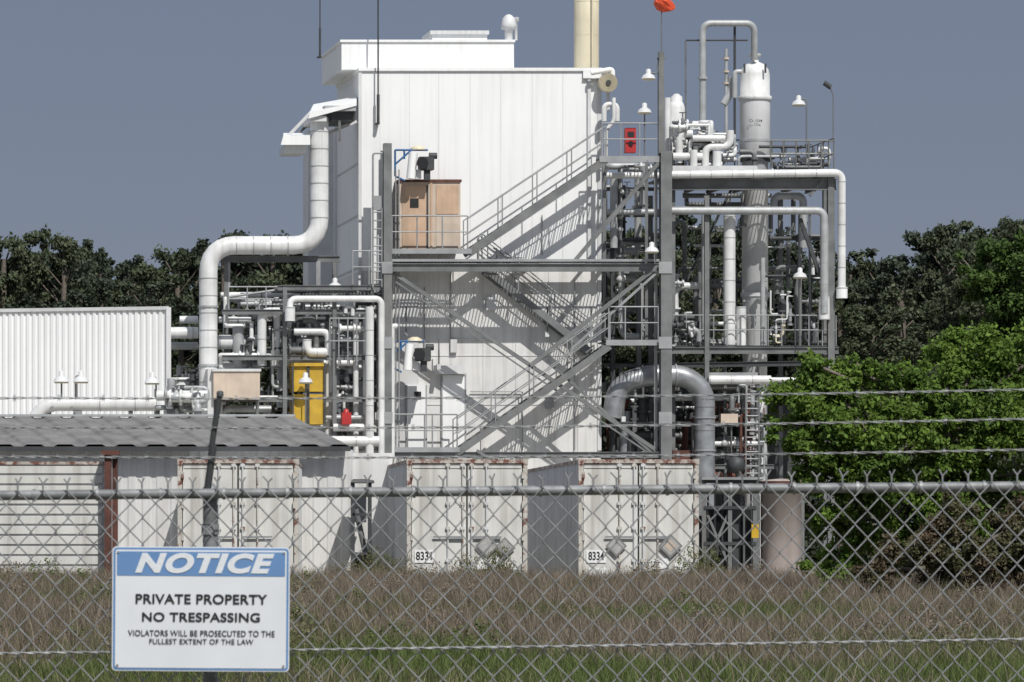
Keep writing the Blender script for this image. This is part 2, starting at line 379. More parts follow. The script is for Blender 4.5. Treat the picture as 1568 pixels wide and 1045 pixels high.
P=[([(444,490,-1.8),(444,458,-1.8),(584,458,-1.8),(584,700,-1.8)],5,PIPE),([(560,700,-1.3),(560,476,-1.3),(545,476,-1.3),(545,700,-1.3)],4.5,PIPE),
([(566,700,-1.9),(566,470,-1.9)],6.5,PIPE),([(608,500,-1.7),(600,500,-1.7),(600,700,-1.7)],4.5,PIPE),
([(401,560,-1.4),(401,478,-1.4),(428,478,-1.4)],7,PIPE),([(335,524,-.8),(398,524,-.8)],11,PIPE),([(335,490,-.4),(384,490,-.4)],5,PIPE),
([(255,510,0),(303,510,0)],9,PIPE),([(255,530,.4),(303,530,.4)],6,PIPEG),([(275,490,.6),(303,490,.6)],6,PIPE),
([(450,508,-1.2),(503,508,-1.2),(503,690,-1.2)],6,PIPE),([(440,556,-1.2),(545,556,-1.2)],5,PIPE),([(424,560,-1),(424,470,-1)],5,PIPE),
([(448,520,-.5),(448,600,-.5)],5,PIPE),([(510,655,-1.7),(560,655,-1.7)],6,PIPE),([(505,676,-1.9),(580,676,-1.9)],8,PIPE),
([(445,640,-1.5),(560,640,-1.5)],4,PIPEG),([(470,520,-1.6),(470,540,-1.6),(500,540,-1.6)],7,PIPE),([(336,560,-1),(400,560,-1)],6,PIPEG),([(365,500,-1),(365,560,-1)],9,PIPEG),
([(340,620,-1),(340,560,-1)],6,PIPE),([(444,470,-1.9),(444,492,-1.9)],8,PIPE)]
for pts,rr,mt in P: T(pr,pts,rr,mt,n=12,bands=.8 if rr>6 else None,bend=rr*1.9)
clutter(pr,338,580,452,690,-1.5,1.5,56,(1.0,4),(PIPE,PIPE,PIPEG,STEELL,DARK),3)
clutter(pr,440,540,470,560,-1.7,0,24,(1.5,5),(PIPE,PIPE,PIPEG,STEEL),5)
clutter(pr,345,440,455,560,-1.4,1,18,(1.5,4),(PIPE,PIPEG,STEEL,STEELL),6)
clutter(pr,258,330,560,640,-1,1,18,(2,6),(PIPE,PIPEG,STEEL,DARK),8)
clutter(pr,505,600,445,690,-1.6,-.6,18,(1.2,2.8),(STEELL,PIPE,DARK),9)
clutter(pr,430,590,450,690,1.5,3.2,22,(2,6),(DARK,STEEL,PIPEG),10)
pr.rail(L(505,560,-1.9),L(560,560,-1.9),STEELL,sp=.3,h=1.5,mid=True)
pr.done()
a=M('yellow_chemical_tote')
a.bL(449,496,560,600,-1.9,-.8,YEL); a.bL(447,498,556,561,-2,-.7,YEL); a.bL(449,496,604,650,-1.9,-.8,YEL)
for u in (447,496): a.bL(u,u+3,556,655,-2,-1.95,DARK)
a.bL(470,474,560,650,-1.95,-1.9,DARK); a.done()
a=M('red_fuel_can'); a.bL(524,538,632,650,-2.2,-1.8,RED); a.lathe(L(530,632,-2),[(.1,0),(.08,.08),(.03,.12)],RED); a.done()
a=M('equipment_enclosure'); a.bL(327,398,568,612,-2.4,-1.2,TAN2); a.bL(325,400,565,569,-2.45,-1.1,TRIM); a.bL(318,327,565,640,-2.2,-1.2,TRIM)
for u in (330,394): a.beam(L(u,toG(u,-2),-2),L(u,612,-2),.1,.1,STEEL)
a.done()
# ---------------- left corrugated building
a=empty('corrugated_warehouse',G(100,HY+20,150)); m=M('walls',a)
A0=G(-420,700,150); B0=G(259,700,146)
zt1=G(259,471,146).z
n=(B0-A0).normalized(); nn=Vector((n.y,-n.x,0))
A0.z=GZ;B0.z=GZ; m.corr(A0,B0,Z*(zt1-GZ),nn,.19,.035,WHITE)
back=Vector((-.082*14,14,0))
m.add([B0,B0+back,B0+back+Z*(zt1-GZ),B0+Z*(zt1-GZ)],[(0,1,2,3)],WHITE); m.add([A0,A0+back,A0+back+Z*(zt1-GZ),A0+Z*(zt1-GZ)],[(3,2,1,0)],WHITE)
m.beam(A0+Z*(zt1-GZ-.02)+nn*.05,B0+Z*(zt1-GZ-.02)+nn*.05,.06,.1,TRIM); m.beam(B0+nn*.05,B0+nn*.05+Z*(zt1-GZ),.14,.08,TRIM)
m.done()
m=M('roof',a); q=[A0+Z*(zt1-GZ),B0+Z*(zt1-GZ)]; q=[p+Z*.012 for p in q]; m.add([q[0],q[1],q[1]+back,q[0]+back],[(0,1,2,3)],ROOF); m.done()
a=M('insulated_header_pipe')
TG(a,[(42,672),(62,619),(118,619),(240,619)],141,11,PIPE,n=16,bands=1.0,bend=34)
TG(a,[(118,619,-.1),(118,585,-.1)],141,1.5,STEELL); TG(a,[(238,640),(238,596)],141,2,STEELL)
for u in (75,120,200): a.beam(G(u,HY+35,141),G(u,629,141),.12,.12,STEEL)
a.bG(112,124,628,640,140.9,.3,STEELL)
a.done()
a=M('valve_assembly'); GF=lambda u,v,b:G(u,v,140+b)
clutter(a,240,318,594,640,-.5,.8,18,(2,5),(PIPE,PIPEG,STEEL),21,fn=GF); TG(a,[(240,606),(318,606)],140,8,PIPE); TG(a,[(262,580),(262,640)],140.5,6,PIPEG)
for u in (255,275,295): a.flange(G(u,606,140),Vector((1,0,0)),13*PX,STEELL)
a.done()
# ---------------- low building with grey roof
a=empty('low_metal_building',G(200,860,112)); m=M('walls',a)
A0=G(-400,700,106); B0=G(537,700,106); A0.z=B0.z=GZ; hz=G(0,689,106).z-GZ
m.corr(A0,B0,Z*hz,Vector((0,-1,0)),.3,.02,WHITE2)
B1=B0+Vector((0,9,0)); m.corr(B0,B1,Z*hz,Vector((1,0,0)),.3,.03,CONTS)
m.bG(290,300,686,900,105.9,.06,TRIM); m.bG(535,600,694,900,106.3,.1,WHITE2); m.done()
m=M('roof',a)
e0=G(-400,690,105.6); e1=G(537,680,105.6); e1.z=e0.z=G(0,684,105.6).z; t1=G(452,640,110.6); t0=t1.copy(); t0.x=e0.x
m.corr(e0,e1,t1-e1,Vector((0,-.1,1)),.62,.045,ROOF)
m.add([e0-Z*.01,e1-Z*.01,t1-Z*.01,t0-Z*.01],[(0,1,2,3)],ROOF)
bk=Vector((0,4.6,-.55)); m.corr(t0,t1,bk,Vector((0,.1,1)),.62,.045,ROOF)
m.beam(t0+Z*.05,t1+Z*.05,.25,.05,PIPEG)
m.box(e0+Vector((0,-.03,-.10)),e1-e0,(0,.03,0),(0,0,.10),DARK); m.done()
a=M('ribbed_storage_trailer')
p=G(-330,905,100); q=G(160,905,100); p.z=q.z=GZ+.25; hh=G(0,711,100).z-p.z
a.box(p,q-p,(0,2.4,0),(0,0,hh),CONTS)
k=11
for i in range(k): a.box(p+Vector((0,-.035,hh*i/k+.02)),q-p-Vector((.04,0,0)),(0,.034,0),(0,0,hh/k*.72),CONT)
a.box(p+Vector((0,-.05,hh-.01)),q-p,(0,2.5,0),(0,0,.06),CTOP); a.box(p+Vector((0,-.05,-.12)),q-p,(0,2.4,0),(0,0,.12),CTOP)
for x in (.1,.55,.9):
    for yy in (.2,1.9): 
        c=p.lerp(q,x)+Vector((0,yy,-.0)); a.box((c.x,c.y,GZ),(.12,0,0),(0,.12,0),(0,0,.14),DARK)
a.done()
a=M('rusted_steel_post'); a.bG(160,170,690,908,99.6,.15,RUST); a.bG(172,180,700,908,99.7,.1,RUST); a.bG(155,182,690,697,99.5,.3,RUST); a.done()
# ---------------- containers
def textobj(parent,s,loc,rot,w,h,mt,ext=.001,shear=0,off=0.,name='lettering',sp=1.):
    cu=bpy.data.curves.new(name,'FONT'); cu.body=s; cu.align_x='CENTER'; cu.align_y='CENTER'; cu.extrude=ext; cu.shear=shear; cu.offset=off; cu.space_character=sp
    o=bpy.data.objects.new(name,cu); sc.collection.objects.link(o); cu.materials.append(mt)
    bpy.context.view_layer.update(); d=o.dimensions
    o.scale=(w/d.x,h/d.y,1); o.parent=parent; o.location=loc; o.rotation_euler=rot
    return o
def container(u,d0,deg,length,num,wd=2.44,hh=2.59,seed=0):
    R=random.Random(seed)
    a=M('shipping_container')
    def bx(x0,x1,y0,y1,z0,z1,mt): a.box((x0,y0,z0),(x1-x0,0,0),(0,y1-y0,0),(0,0,z1-z0),mt)
    for x in (0,wd-.09):
        bx(x,x+.09,0,.14,0,hh,CFRAME); bx(x,x+.09,length-.14,length,0,hh,CFRAME)
        bx(x-.005,x+.10,-.01,.17,-.01,.12,CFRAME); bx(x-.005,x+.10,-.01,.17,hh-.11,hh+.01,CTOP)
    bx(.09,wd-.09,.01,.13,hh-.08,hh-.002,CTOP); bx(.09,wd-.09,.01,.13,.01,.15,CFRAME)
    for x in (.01,wd-.07): bx(x,x+.06,.17,length-.14,hh-.08,hh-.01,CTOP); bx(x,x+.06,.17,length-.14,.02,.16,CONTS)
    a.corr((.02,length-.14,.16),(.02,.14,.16),(0,0,hh-.24),(1,0,0),.28,.036,CONTS)
    a.corr((wd-.02,.14,.16),(wd-.02,length-.14,.16),(0,0,hh-.24),(-1,0,0),.28,.036,CONTS)
    bx(.05,wd-.05,.1,length-.05,hh-.05,hh-.02,CONTS); bx(.1,wd-.1,length-.1,length-.05,.1,hh-.05,CONTS); bx(.05,wd-.05,.2,length-.05,.1,.14,DARK)
    mid=wd/2
    for x0,x1 in ((.105,mid-.015),(mid+.015,wd-.105)):
        lf=x0<.5
        bx(x0,x1,.05,.09,.16,hh-.09,CONT)
        for zz in (.2,hh-.15): bx(x0+.02,x1-.02,.035,.05,zz-.03,zz+.02,CONT)
        for fx in (.66,.93):
            x=x0+(x1-x0)*(fx if lf else 1-fx)
            a.tube([Vector((x,.015,.1)),Vector((x,.015,hh-.08))],.017,CONTS if R.random()<.6 else CFRAME,n=8)
            for zz in (.14,.55,1.2,1.7,hh-.12): bx(x-.045,x+.045,.0,.045,zz-.03,zz+.03,CFRAME if R.random()<.5 else CONTS)
            s0=-.3 if lf else 0; bx(x+s0,x+s0+.3,-.012,.006,1.0+R.uniform(-.02,.02),1.04,STEELL)
        xh=x0-.03 if lf else x1-.01
        for zz in (.35,.95,1.6,2.2): bx(xh,xh+.05,-.02,.04,zz,zz+.14,CFRAME)
    bx(mid-.012,mid+.012,.03,.06,.16,hh-.09,BLACK)
    def diamond(cx,cz,s,mt,y):
        a.add([(cx-s,y,cz),(cx,y,cz-s),(cx+s,y,cz),(cx,y,cz+s)],[(0,1,2,3)],mt)
    if num:
        ds=((1.86,.84,.25,PLACL),(1.86,.84,.0,TAN2),(.76,.84,.22,PLACL)) if seed==2 else ((1.62,.84,.24,PLACL),(1.98,.80,.22,PLACL),(1.8,.5,.2,WHITE))
        for cx,cz,s,c_ in ds:
            if s==0: diamond(cx,cz,.12,c_,-.024); continue
            diamond(cx,cz,s,PLAC,-.016); diamond(cx,cz,s*.8,c_,-.020)
        for (x,z_,w_,h_,sl_) in ((1.42,.34,.42,.2,.06),(.16,.5,.40,.26,0),(.2,.2,.42,.2,0),(1.95,.30,.3,.2,-.04)):
            a.add([(x,.031,z_),(x+w_,.031,z_+sl_),(x+w_,.031,z_+h_+sl_),(x,.031,z_+h_)],[(0,1,2,3)],WHITE)
        a.add([(1.38,.027,.2),(1.62,.027,.2),(1.62,.027,.25),(1.38,.027,.25)],[(0,1,2,3)],RED)
        a.add([(.12,.027,.17),(.3,.027,.17),(.3,.027,.24),(.12,.027,.24)],[(0,1,2,3)],RED)
    o=a.done((0,0,0)); p=G(u,HY,d0); o.location=(p.x,p.y,GZ); o.rotation_euler=(0,0,math.radians(deg))
    if num: textobj(o,num,(.36,.026,.63),(math.pi/2,0,0),.32,.17,BLACK,off=.018)
    return o
container(623,100,5,12.19,'8331',seed=1); container(886,100,5,12.19,'8334',seed=2); container(272,100.2,1.5,6.06,'',seed=3)
a=M('equipment_skid')
for u in (540,566): a.bG(u-3,u+3,738,905,104,.12,DARK)
for v in (738,790,850): a.bG(540,566,v-4,v,104,.1,DARK)
a.bG(538,570,735,739,103.9,1.5,STEEL); a.bG(541,566,850,905,104.2,1,BLACK); a.tube([G(545,780,104.3),G(560,850,104.3)],.06,STEEL); a.bG(543,560,760,800,104.4,.5,STEELL); a.done()
# ---------------- process structure (right)
ps=M('process_structure')
for (u,v0,b) in ((1272,268,0),(1082,300,0),(1030,268,.3),(1265,268,4),(1085,268,4),(1195,300,4)):
    wv=.22 if u>1200 else .15
    ps.beam(L(u,toG(u,b),b),L(u,v0,b),wv,wv,STEEL,I=True)
ps.grate(1026,1278,268,0,4.2,DARK)
for b in (0,2,4): ps.beam(L(1026,283,b),L(1280,283,b),.18,.36,STEEL,I=True)
for u in range(1045,1280,38): 
    p=L(u,279,0); ps.beam(p,p+NB*4,.1,.2,DARK,I=True)
ps.rail(L(1180,258,0),L(1277,258,0),STEEL,sp=.45,h=.9,r=.022); ps.rail(L(1125,256,4),L(1277,256,4),STEEL,sp=.45,h=.9); ps.rail(L(1277,262,0),L(1277,262,0)+NB*4,STEEL,sp=.8)
ps.bL(1030,1160,254,262,.0,.2,TRIM)
ps.beam(L(1240,300,0),L(1272,262,0),.1,.1,STEEL); ps.beam(L(1225,335,0),L(1255,420,0),.12,.12,DARK); ps.beam(L(1235,340,1),L(1215,440,1),.08,.08,DARK)
ps.beam(L(1032,470,2),L(1120,290,2),.08,.08,DARK)
for b in (0,3.5): ps.beam(L(1016,537,b),L(1284,537,b),.16,.22,STEEL,I=True); ps.beam(L(1016,560,b),L(1284,556,b),.12,.16,DARK,I=True)
ps.grate(1018,1282,531,0,3.5,DARK); ps.rail(L(1030,530,0),L(1280,530,0),STEELL,sp=.45,h=1.0,r=.02); ps.rail(L(1030,530,3.4),L(1280,530,3.4),STEEL,sp=.6,h=1.)
ps.beam(L(1080,575,0),L(1160,575,0),.1,.18,STEELL)
for (u,v) in ((1075,650),(1075,715)): ps.beam(L(u-140,v,0),L(u+110,v,0),.1,.15,STEEL,I=True)
for u in (950,985,1110,1160): ps.beam(L(u,toG(u,.8),.8),L(u,560,.8),.1,.12,STEEL,I=True)
for (u,v0) in ((938,265),(996,300),(978,440)): ps.beam(L(u,toG(u,.5),.5),L(u,v0,.5),.14,.14,DARK if u<950 else STEEL,I=True)
for v in (290,330,385,415,470,500,560): ps.beam(L(925,v,.8),L(1025,v,.8),.08,.12,STEEL,I=True)
ps.done()
pc=M('distillation_column')
c=L(1156,toG(1156,2.2),2.2); zb=lambda v:L(1156,v,2.2).z-c.z
r1=24*PX
pc.lathe(c,[(r1*.8,0),(r1*.8,zb(460)),(r1*.86,zb(458)),(r1*.86,zb(250)),(r1,zb(246)),(r1,zb(152))],TRIM,n=26)
pc.lathe(c,[(r1*1.02,zb(155)),(r1*1.1,zb(154)),(r1*1.1,zb(148)),(r1*.98,zb(147)),(r1*.98,zb(115)),(r1*.9,zb(107)),(r1*.62,zb(99)),(r1*.25,zb(95)),(r1*.22,zb(88)),(r1*.4,zb(87)),(r1*.4,zb(83))],PIPE,n=26)
pc.lathe(c,[(r1*1.06,zb(248)),(r1*1.06,zb(243))],DARK,n=26); pc.lathe(c,[(r1*.95,zb(455)),(r1*.95,zb(448))],TRIM,n=26)
pc.lathe(c,[(r1*1.03,zb(218)),(r1*1.03,zb(214))],PIPEG,n=26)
for (u) in (1140,1172): pc.beam(L(u,112,1.6),L(u,98,1.6),.06,.05,DARK)
o=pc.done(); 
textobj(o,'D-104',(0,-r1*1.0-.012,zb(188)),(math.pi/2,0,0),.42,.1,DARK,off=.01)
a=M('overhead_vapour_pipe')
T(a,[(1076,250,1.6),(1076,36,1.6),(1155,36,1.6),(1155,92,1.9)],5.2,PIPEG,n=14,bend=14)
T(a,[(1050,62,1.8),(1145,62,1.8)],1.4,DARK,n=6); T(a,[(1050,62,1.8),(1050,210,1.8)],1.4,STEEL,n=6); T(a,[(1125,40,1.8),(1125,215,1.8)],2,DARK,n=6)
for v in (120,200): a.flange(L(1076,v,1.6),Z,8*PX,PIPEG)
T(a,[(1112,75,1.8),(1112,250,1.8)],2.6,PIPEG); T(a,[(1120,118,1.8),(1120,140,1.8),(1108,160,1.8)],6,PIPEG); T(a,[(1135,110,1.5),(1125,110,1.5),(1125,150,1.5)],4,PIPEG)
for v in (90,110,128): a.flange(L(1112,v,1.8),Z,5*PX,TAN2)
a.done()
pp=M('process_pipework')
P=[([(1022,268,-.3),(1289,265,-.3),(1289,440,-.3)],6.2,PIPE),([(1289,440,-.3),(1289,457,-.3)],9,WHITE),
([(1020,323,-.2),(1262,323,-.2),(1262,480,-.2)],6.2,PIPEG),([(1117,330,.3),(1117,535,.3)],9.5,PIPE),([(1022,150,1),(1022,258,1)],5,PIPE),
([(1262,345,-.1),(1262,455,-.1)],6.6,PIPE),([(1262,455,-.1),(1262,490,-.1)],9,PIPE),([(1135,470,.2),(1135,530,.2)],8,PIPE),([(1185,323,.5),(1185,300,.5),(1230,300,.5),(1230,380,.5)],6,PIPEG),
([(928,269,-.5),(1018,269,-.5)],5,PIPE),([(940,150,-.6),(940,186,-.6),(928,200,-.6),(928,240,-.6)],3,PIPE),
([(940,270,.2),(940,380,.2)],6,PIPEG),([(1078,330,.6),(1078,520,.6)],4,PIPEG),([(1168,395,.4),(1168,530,.4)],4,PIPEG),
([(930,325,.1),(1010,325,.1)],5,PIPEG),([(1085,582,-.2),(1180,582,-.2)],7,PIPE),([(1250,582,-.2),(1180,582,-.2)],4,PIPE),
([(1040,250,.4),(1040,205,.4),(1060,205,.4)],6,PIPE),([(1080,258,.3),(1080,225,.3),(1118,225,.3),(1118,200,.3)],6,PIPE),([(1060,212,.2),(1110,212,.2)],5,PIPE),
([(1098,258,.2),(1098,232,.2)],7,PIPE),([(1062,258,.2),(1062,230,.2)],6,PIPE),([(1030,240,.3),(1075,240,.3)],6,PIPE),([(925,186,-.5),(925,160,-.5),(945,160,-.5),(945,186,-.5)],4,PIPE),
([(1225,325,.6),(1225,530,.6)],3,STEEL),([(1240,325,.6),(1240,530,.6)],2,STEEL)]
for pts,rr,mt in P: T(pp,pts,rr,mt,n=12,bands=.7 if rr>6 else None,bend=rr*2)
pp.lathe(L(1036,200,1.2),[(13*PX,-.6),(13*PX,.75),(10*PX,.92),(9*PX,.93),(9*PX,1.1),(3*PX,1.2)],PIPE)
clutter(pp,1028,1125,188,258,.2,2.5,48,(1.2,4),(PIPE,PIPE,PIPEG,TRIM,DARK),11)
clutter(pp,1130,1270,225,262,.5,3,16,(1,3),(PIPE,PIPEG,STEEL,DARK),12)
clutter(pp,1030,1275,300,525,.8,3.5,34,(1.3,4),(PIPEG,STEEL,DARK,PIPE),13)
clutter(pp,925,1015,255,520,.2,2.5,28,(1.3,4),(PIPEG,STEEL,DARK,STEELL),14)
clutter(pp,930,1165,590,740,.2,2.8,64,(1.5,6),(PIPEG,STEEL,DARK,PIPE,RUST,DARK),15)
clutter(pp,1180,1215,445,525,-.2,.6,12,(1,3),(CREAM,TRIM,STEELL),16)
clutter(pp,1028,1070,480,530,-.2,.6,12,(1,3),(STEELL,DARK),17)
clutter(pp,1120,1170,590,735,-.3,.3,16,(1,3),(STEELL,STEEL,PIPEG,RUST),18)
pp.bL(1104,1130,634,648,-.2,.2,TAN2); pp.bL(1030,1060,690,735,0,.6,RUST)
pp.lathe(L(1127,712,-.2),[(.02,-.3),(.25,-.2),(.3,0),(.25,.2),(.02,.3)],DARK)
for u in (1142,1162): T(pp,[(u,735,-.3),(u,600,-.3)],1.5,STEEL,n=6)
for v in range(604,735,11): T(pp,[(1142,v,-.3),(1162,v,-.3)],1.1,STEELL,n=6)
pp.done()
a=M('ventilation_duct')
T(a,[(938,640,-.3),(945,592,-.3),(985,575,-.3),(1050,575,-.3),(1079,600,-.3),(1079,790,-.3)],16,DUCT,n=24,bend=26)
for p,dr in (((1079,690),Z),((1079,640),Z),((1079,735),Z),((1010,575),NA),((1034,575),NA)): a.flange(L(*p,-.3),dr,18*PX,STEELL,.05)
for v in (612,624,660): a.flange(L(1079,v,-.3),Z,16.6*PX,STEEL,.03)
T(a,[(958,700,.6),(958,630,.6)],10,DUCT,n=16)
a.done()
a=M('rusty_storage_tank'); c=G(1196,HY,104); c.z=GZ
hz=G(0,738,104).z-GZ; a.lathe(c,[(.43,0),(.43,hz-.12),(.46,hz-.11),(.46,hz),(.4,hz+.03),(.1,hz+.06)],PINK,n=28); a.lathe(c+Z*(hz-.06),[(.47,0),(.47,.07)],RUST,n=28)
a.tube([c+Vector((-.5,-.2,0)),c+Vector((-.5,-.2,hz-.3))],.05,STEEL); a.done()
a=M('open_equipment_frame')
for u in (1078,1118,1156): a.bG(u-3,u+3,735,905,103,.12,STEEL); a.bG(u-3,u+3,735,905,106,.12,DARK)
for v in (735,775,830,880): a.bG(1078,1158,v,v+5,102.98,.1,DARK)
a.bG(1075,1160,731,735,102.9,3.4,STEELL)
a.beam(G(1080,870,103.1),G(1118,780,103.1),.05,.05,STEEL); a.beam(G(1118,870,103.1),G(1080,780,103.1),.05,.05,STEEL)
a.bG(1082,1155,775,905,104.2,.5,BLACK); a.bG(1085,1112,800,850,103.9,.2,DARK); a.bG(1151,1162,803,824,102.5,.2,YEL); a.bG(1122,1134,750,900,103.6,.2,DARK)  # interior shade painted in as a black box filling the open frame
for i in range(7): a.tube([G(1084+i*11,905,103.6+i*.1),G(1084+i*11,745+7*(i%3),103.6+i*.1)],.022,STEEL if i%2 else DARK,n=6)
a.done()
a=M('equipment_shelter')
a.bL(935,1230,600,toG(1000,4),4.6,5,DARK); a.bL(930,1240,585,600,3.4,5.2,STEEL)
for u in (940,1080,1228): a.beam(L(u,toG(u,3.4),3.4),L(u,600,3.4),.14,.14,STEEL,I=True)
a.done()
# floodlights
def flood(u,v,b,postv,du=0,fn=L):
    a=M('floodlight'); p=fn(u,v,b)
    a.lathe(p,[(.24,-.02),(.22,.0),(.19,.08),(.11,.13),(.08,.15),(.08,.27),(.03,.3)],TRIM); a.lathe(p,[(.2,-.06),(.2,-.02)],CREAM)
    if du: pts=[(u,v-8,b+.1),(u+du,v-8,b+.1),(u+du,postv,b+.1)]
    else: pts=[(u,v,b+.06),(u,postv,b+.06)]
    a.tube([fn(*q) for q in pts],1.2*PX,STEEL,n=6)
    a.done()
flood(987,172,-1.7,240); flood(1223,160,1,258,du=12); flood(1225,424,-.4,530); flood(468,585,-2.3,660)
flood(993,120,-2,100,du=14); flood(998,385,-2.1,400,du=6)
flood(94,584,0,612,fn=GF); flood(124,584,0,612,du=-8,fn=GF); flood(233,586,0,612,du=6,fn=GF)
flood(513,440,-1,460)
a=M('security_camera'); a.tube([L(1262,127,1),L(1272,134,1)],.09,DARK); T(a,[(1270,133,1.1),(1276,145,1.1),(1276,215,1.1)],1,STEEL,n=6); a.done()
a=M('windsock'); p=L(1013,80,-2); a.tube([p,L(1013,8,-2)],.022,STEEL,n=6)
c=L(1003,1,-2); e=L(1033,10,-2); vs=[];n=12
ax=(e-c); s1=ax.normalized().orthogonal().normalized(); s2=ax.normalized().cross(s1)
for t,rr in ((0,.14),(.2,.22),(.5,.24),(.8,.15),(1,.06)):
    for k in range(n): 
        an=2*math.pi*k/n; vs.append(c+ax*t-Z*.06*t+(s1*math.cos(an)+s2*math.sin(an))*rr*(1+.22*math.sin(3*an+t*5)))
a.add(vs,[(i*n+k,i*n+(k+1)%n,(i+1)*n+(k+1)%n,(i+1)*n+k) for i in range(4) for k in range(n)],ORANGE,False); a.add(vs[:n],[tuple(range(n))],ORANGE); a.done()
# ---------------- foliage
def leafmesh(name,centers,radii,nleaf,size,mt,extra=None,up=.3,flat=.8,shell=.5,spread=1.):
    centers=np.array(centers,float); radii=np.array(radii,float)
    w=radii**2; idx=rng.choice(len(centers),nleaf,p=w/w.sum())
    d=rng.normal(size=(nleaf,3)); d/=np.linalg.norm(d,axis=1)[:,None]
    rr=radii[idx]*(shell+(1-shell)*rng.random(nleaf)**.5)*(1+.22*spread*rng.normal(size=nleaf))
    p=centers[idx]+d*rr[:,None]*np.array([1,1,flat])
    n=rng.normal(size=(nleaf,3))*.8+d*.6+np.array([.1,-.25,up]); n/=np.linalg.norm(n,axis=1)[:,None]
    t=np.cross(n,rng.normal(size=(nleaf,3))); t/=np.linalg.norm(t,axis=1)[:,None]; b=np.cross(n,t)
    s=(size*(.6+.8*rng.random(nleaf)))[:,None]
    V=np.empty((nleaf,4,3)); V[:,0]=p-t*s; V[:,1]=p+b*s*.55+n*s*.12; V[:,2]=p+t*s; V[:,3]=p-b*s*.55+n*s*.12
    V=V.reshape(-1,3); me=bpy.data.meshes.new(name)
    ev=extra.v if extra else []; ef=extra.f if extra else []
    allv=np.concatenate([V,np.array(ev).reshape(-1,3)]) if len(ev) else V
    lt=[4]*nleaf+[len(f) for f in ef]; loops=np.concatenate([np.arange(nleaf*4)]+[np.array(f)+len(V) for f in ef]) if ef else np.arange(nleaf*4)
    me.vertices.add(len(allv)); me.vertices.foreach_set('co',allv.ravel()); me.loops.add(len(loops)); me.loops.foreach_set('vertex_index',loops.astype(np.int32))
    st_=np.concatenate([[0],np.cumsum(lt)[:-1]]); me.polygons.add(len(lt)); me.polygons.foreach_set('loop_start',st_.astype(np.int32)); 
    me.materials.append(mt)
    if extra: me.materials.append(BARK); me.polygons.foreach_set('material_index',[0]*nleaf+[1]*len(ef))
    me.update(calc_edges=True); me.validate(); return me
BARK=mat('bark',(.20,.17,.14),.9,var=.3,scale=5)
LDIST=leafmat('distant_foliage',(.064,.082,.050),(.042,.056,.040),scale=.25,isl=.4,trans=.2)
LDIST2=leafmat('distant_foliage_light',(.085,.105,.056),(.058,.074,.046),scale=.25,isl=.4,trans=.2)
LNEAR=leafmat('near_foliage',(.155,.24,.04),(.08,.145,.026),scale=1.6,isl=.4,trans=.38)
LNEAR2=leafmat('oak_foliage',(.095,.155,.034),(.055,.10,.025),scale=1.2,isl=.4,trans=.35)
LSHRUB=leafmat('shrub_foliage',(.08,.095,.04),(.10,.065,.045),scale=1.5,isl=.4,trans=.25)
variants=[]
for k in range(7):
    h=20.; ex=M('t'); ex.tube([Vector((0,0,0)),Vector((.2,0,8)),Vector((0,.1,18.5))],.2,BARK,n=6)
    cs=[];rs=[]
    pine=k in (0,3,6); N_=60 if pine else 85
    for i in range(N_):
        z=rng.uniform(.40 if pine else .15,.985)
        if pine: wd=3.2*math.sqrt(max(.0,1-((z-.66)/.36)**2))+.15
        else: wd=(4.0*math.sqrt(max(.0,1-((z-.55)/.45)**2)) if z>.3 else 3.2)+.15
        an=rng.uniform(0,6.28); q=wd*rng.uniform(.35,1.05)
        cs.append((q*math.cos(an),q*math.sin(an),z*h)); rs.append(rng.uniform(.35,.95)*(.7 if z>.85 else 1))
        if i%3==0: ex.tube([Vector((0,0,max(2,z*h-1.8))),Vector(cs[-1])],.06,BARK,n=4)
    for j in range(4): cs.append((rng.normal()*.5,rng.normal()*.5,h*(.93+.018*j))); rs.append(.4)
    variants.append(leafmesh('tree_variant',cs,rs,17000,.16,LDIST2 if k in (1,4,6) else LDIST,ex,flat=.7,shell=.3,spread=1.3))
TL=empty('tree_line',(0,330,GZ))
cu=[-700,0,40,75,130,180,215,245,290,330,400,450,600,800,950,1030,1100,1200,1240,1300,1350,1400,1445,1490,1530,1568,2300]
cv=[350,346,368,355,362,360,392,390,352,366,348,366,370,360,340,325,338,335,365,386,398,378,345,326,342,335,330]
def tree(u,d,top,k):
    o=bpy.data.objects.new('tree',variants[k]); sc.collection.objects.link(o); o.parent=TL
    hh=(G(0,top,d).z-GZ)/20.2; o.location=(G(u,0,d).x,d-330,0); wscale=rng.uniform(.75,1.0)
    o.scale=(wscale,wscale,hh); o.rotation_euler=(0,0,rng.uniform(0,6.28))
for row,(dd,dv,stp) in enumerate(((300,50,58),(318,-6,38),(335,20,42))):
    u=-650
    while u<2250:
        t=np.interp(u,cu,cv)+dv+(rng.uniform(-10,22) if row!=0 else rng.uniform(-20,60))
        tree(u,dd+rng.uniform(-6,6),t,int(rng.integers(0,7))); u+=stp*rng.uniform(.7,1.3)
cs=[(x+rng.uniform(-1,1),296+rng.uniform(-3,3)-330,rng.uniform(.5,6.5)) for x in np.arange(-62,62,1.3) for _ in range(2)]
ug=bpy.data.objects.new('undergrowth',leafmesh('undergrowth',cs,[1.8]*len(cs),70000,.22,LDIST,None)); sc.collection.objects.link(ug); ug.parent=TL
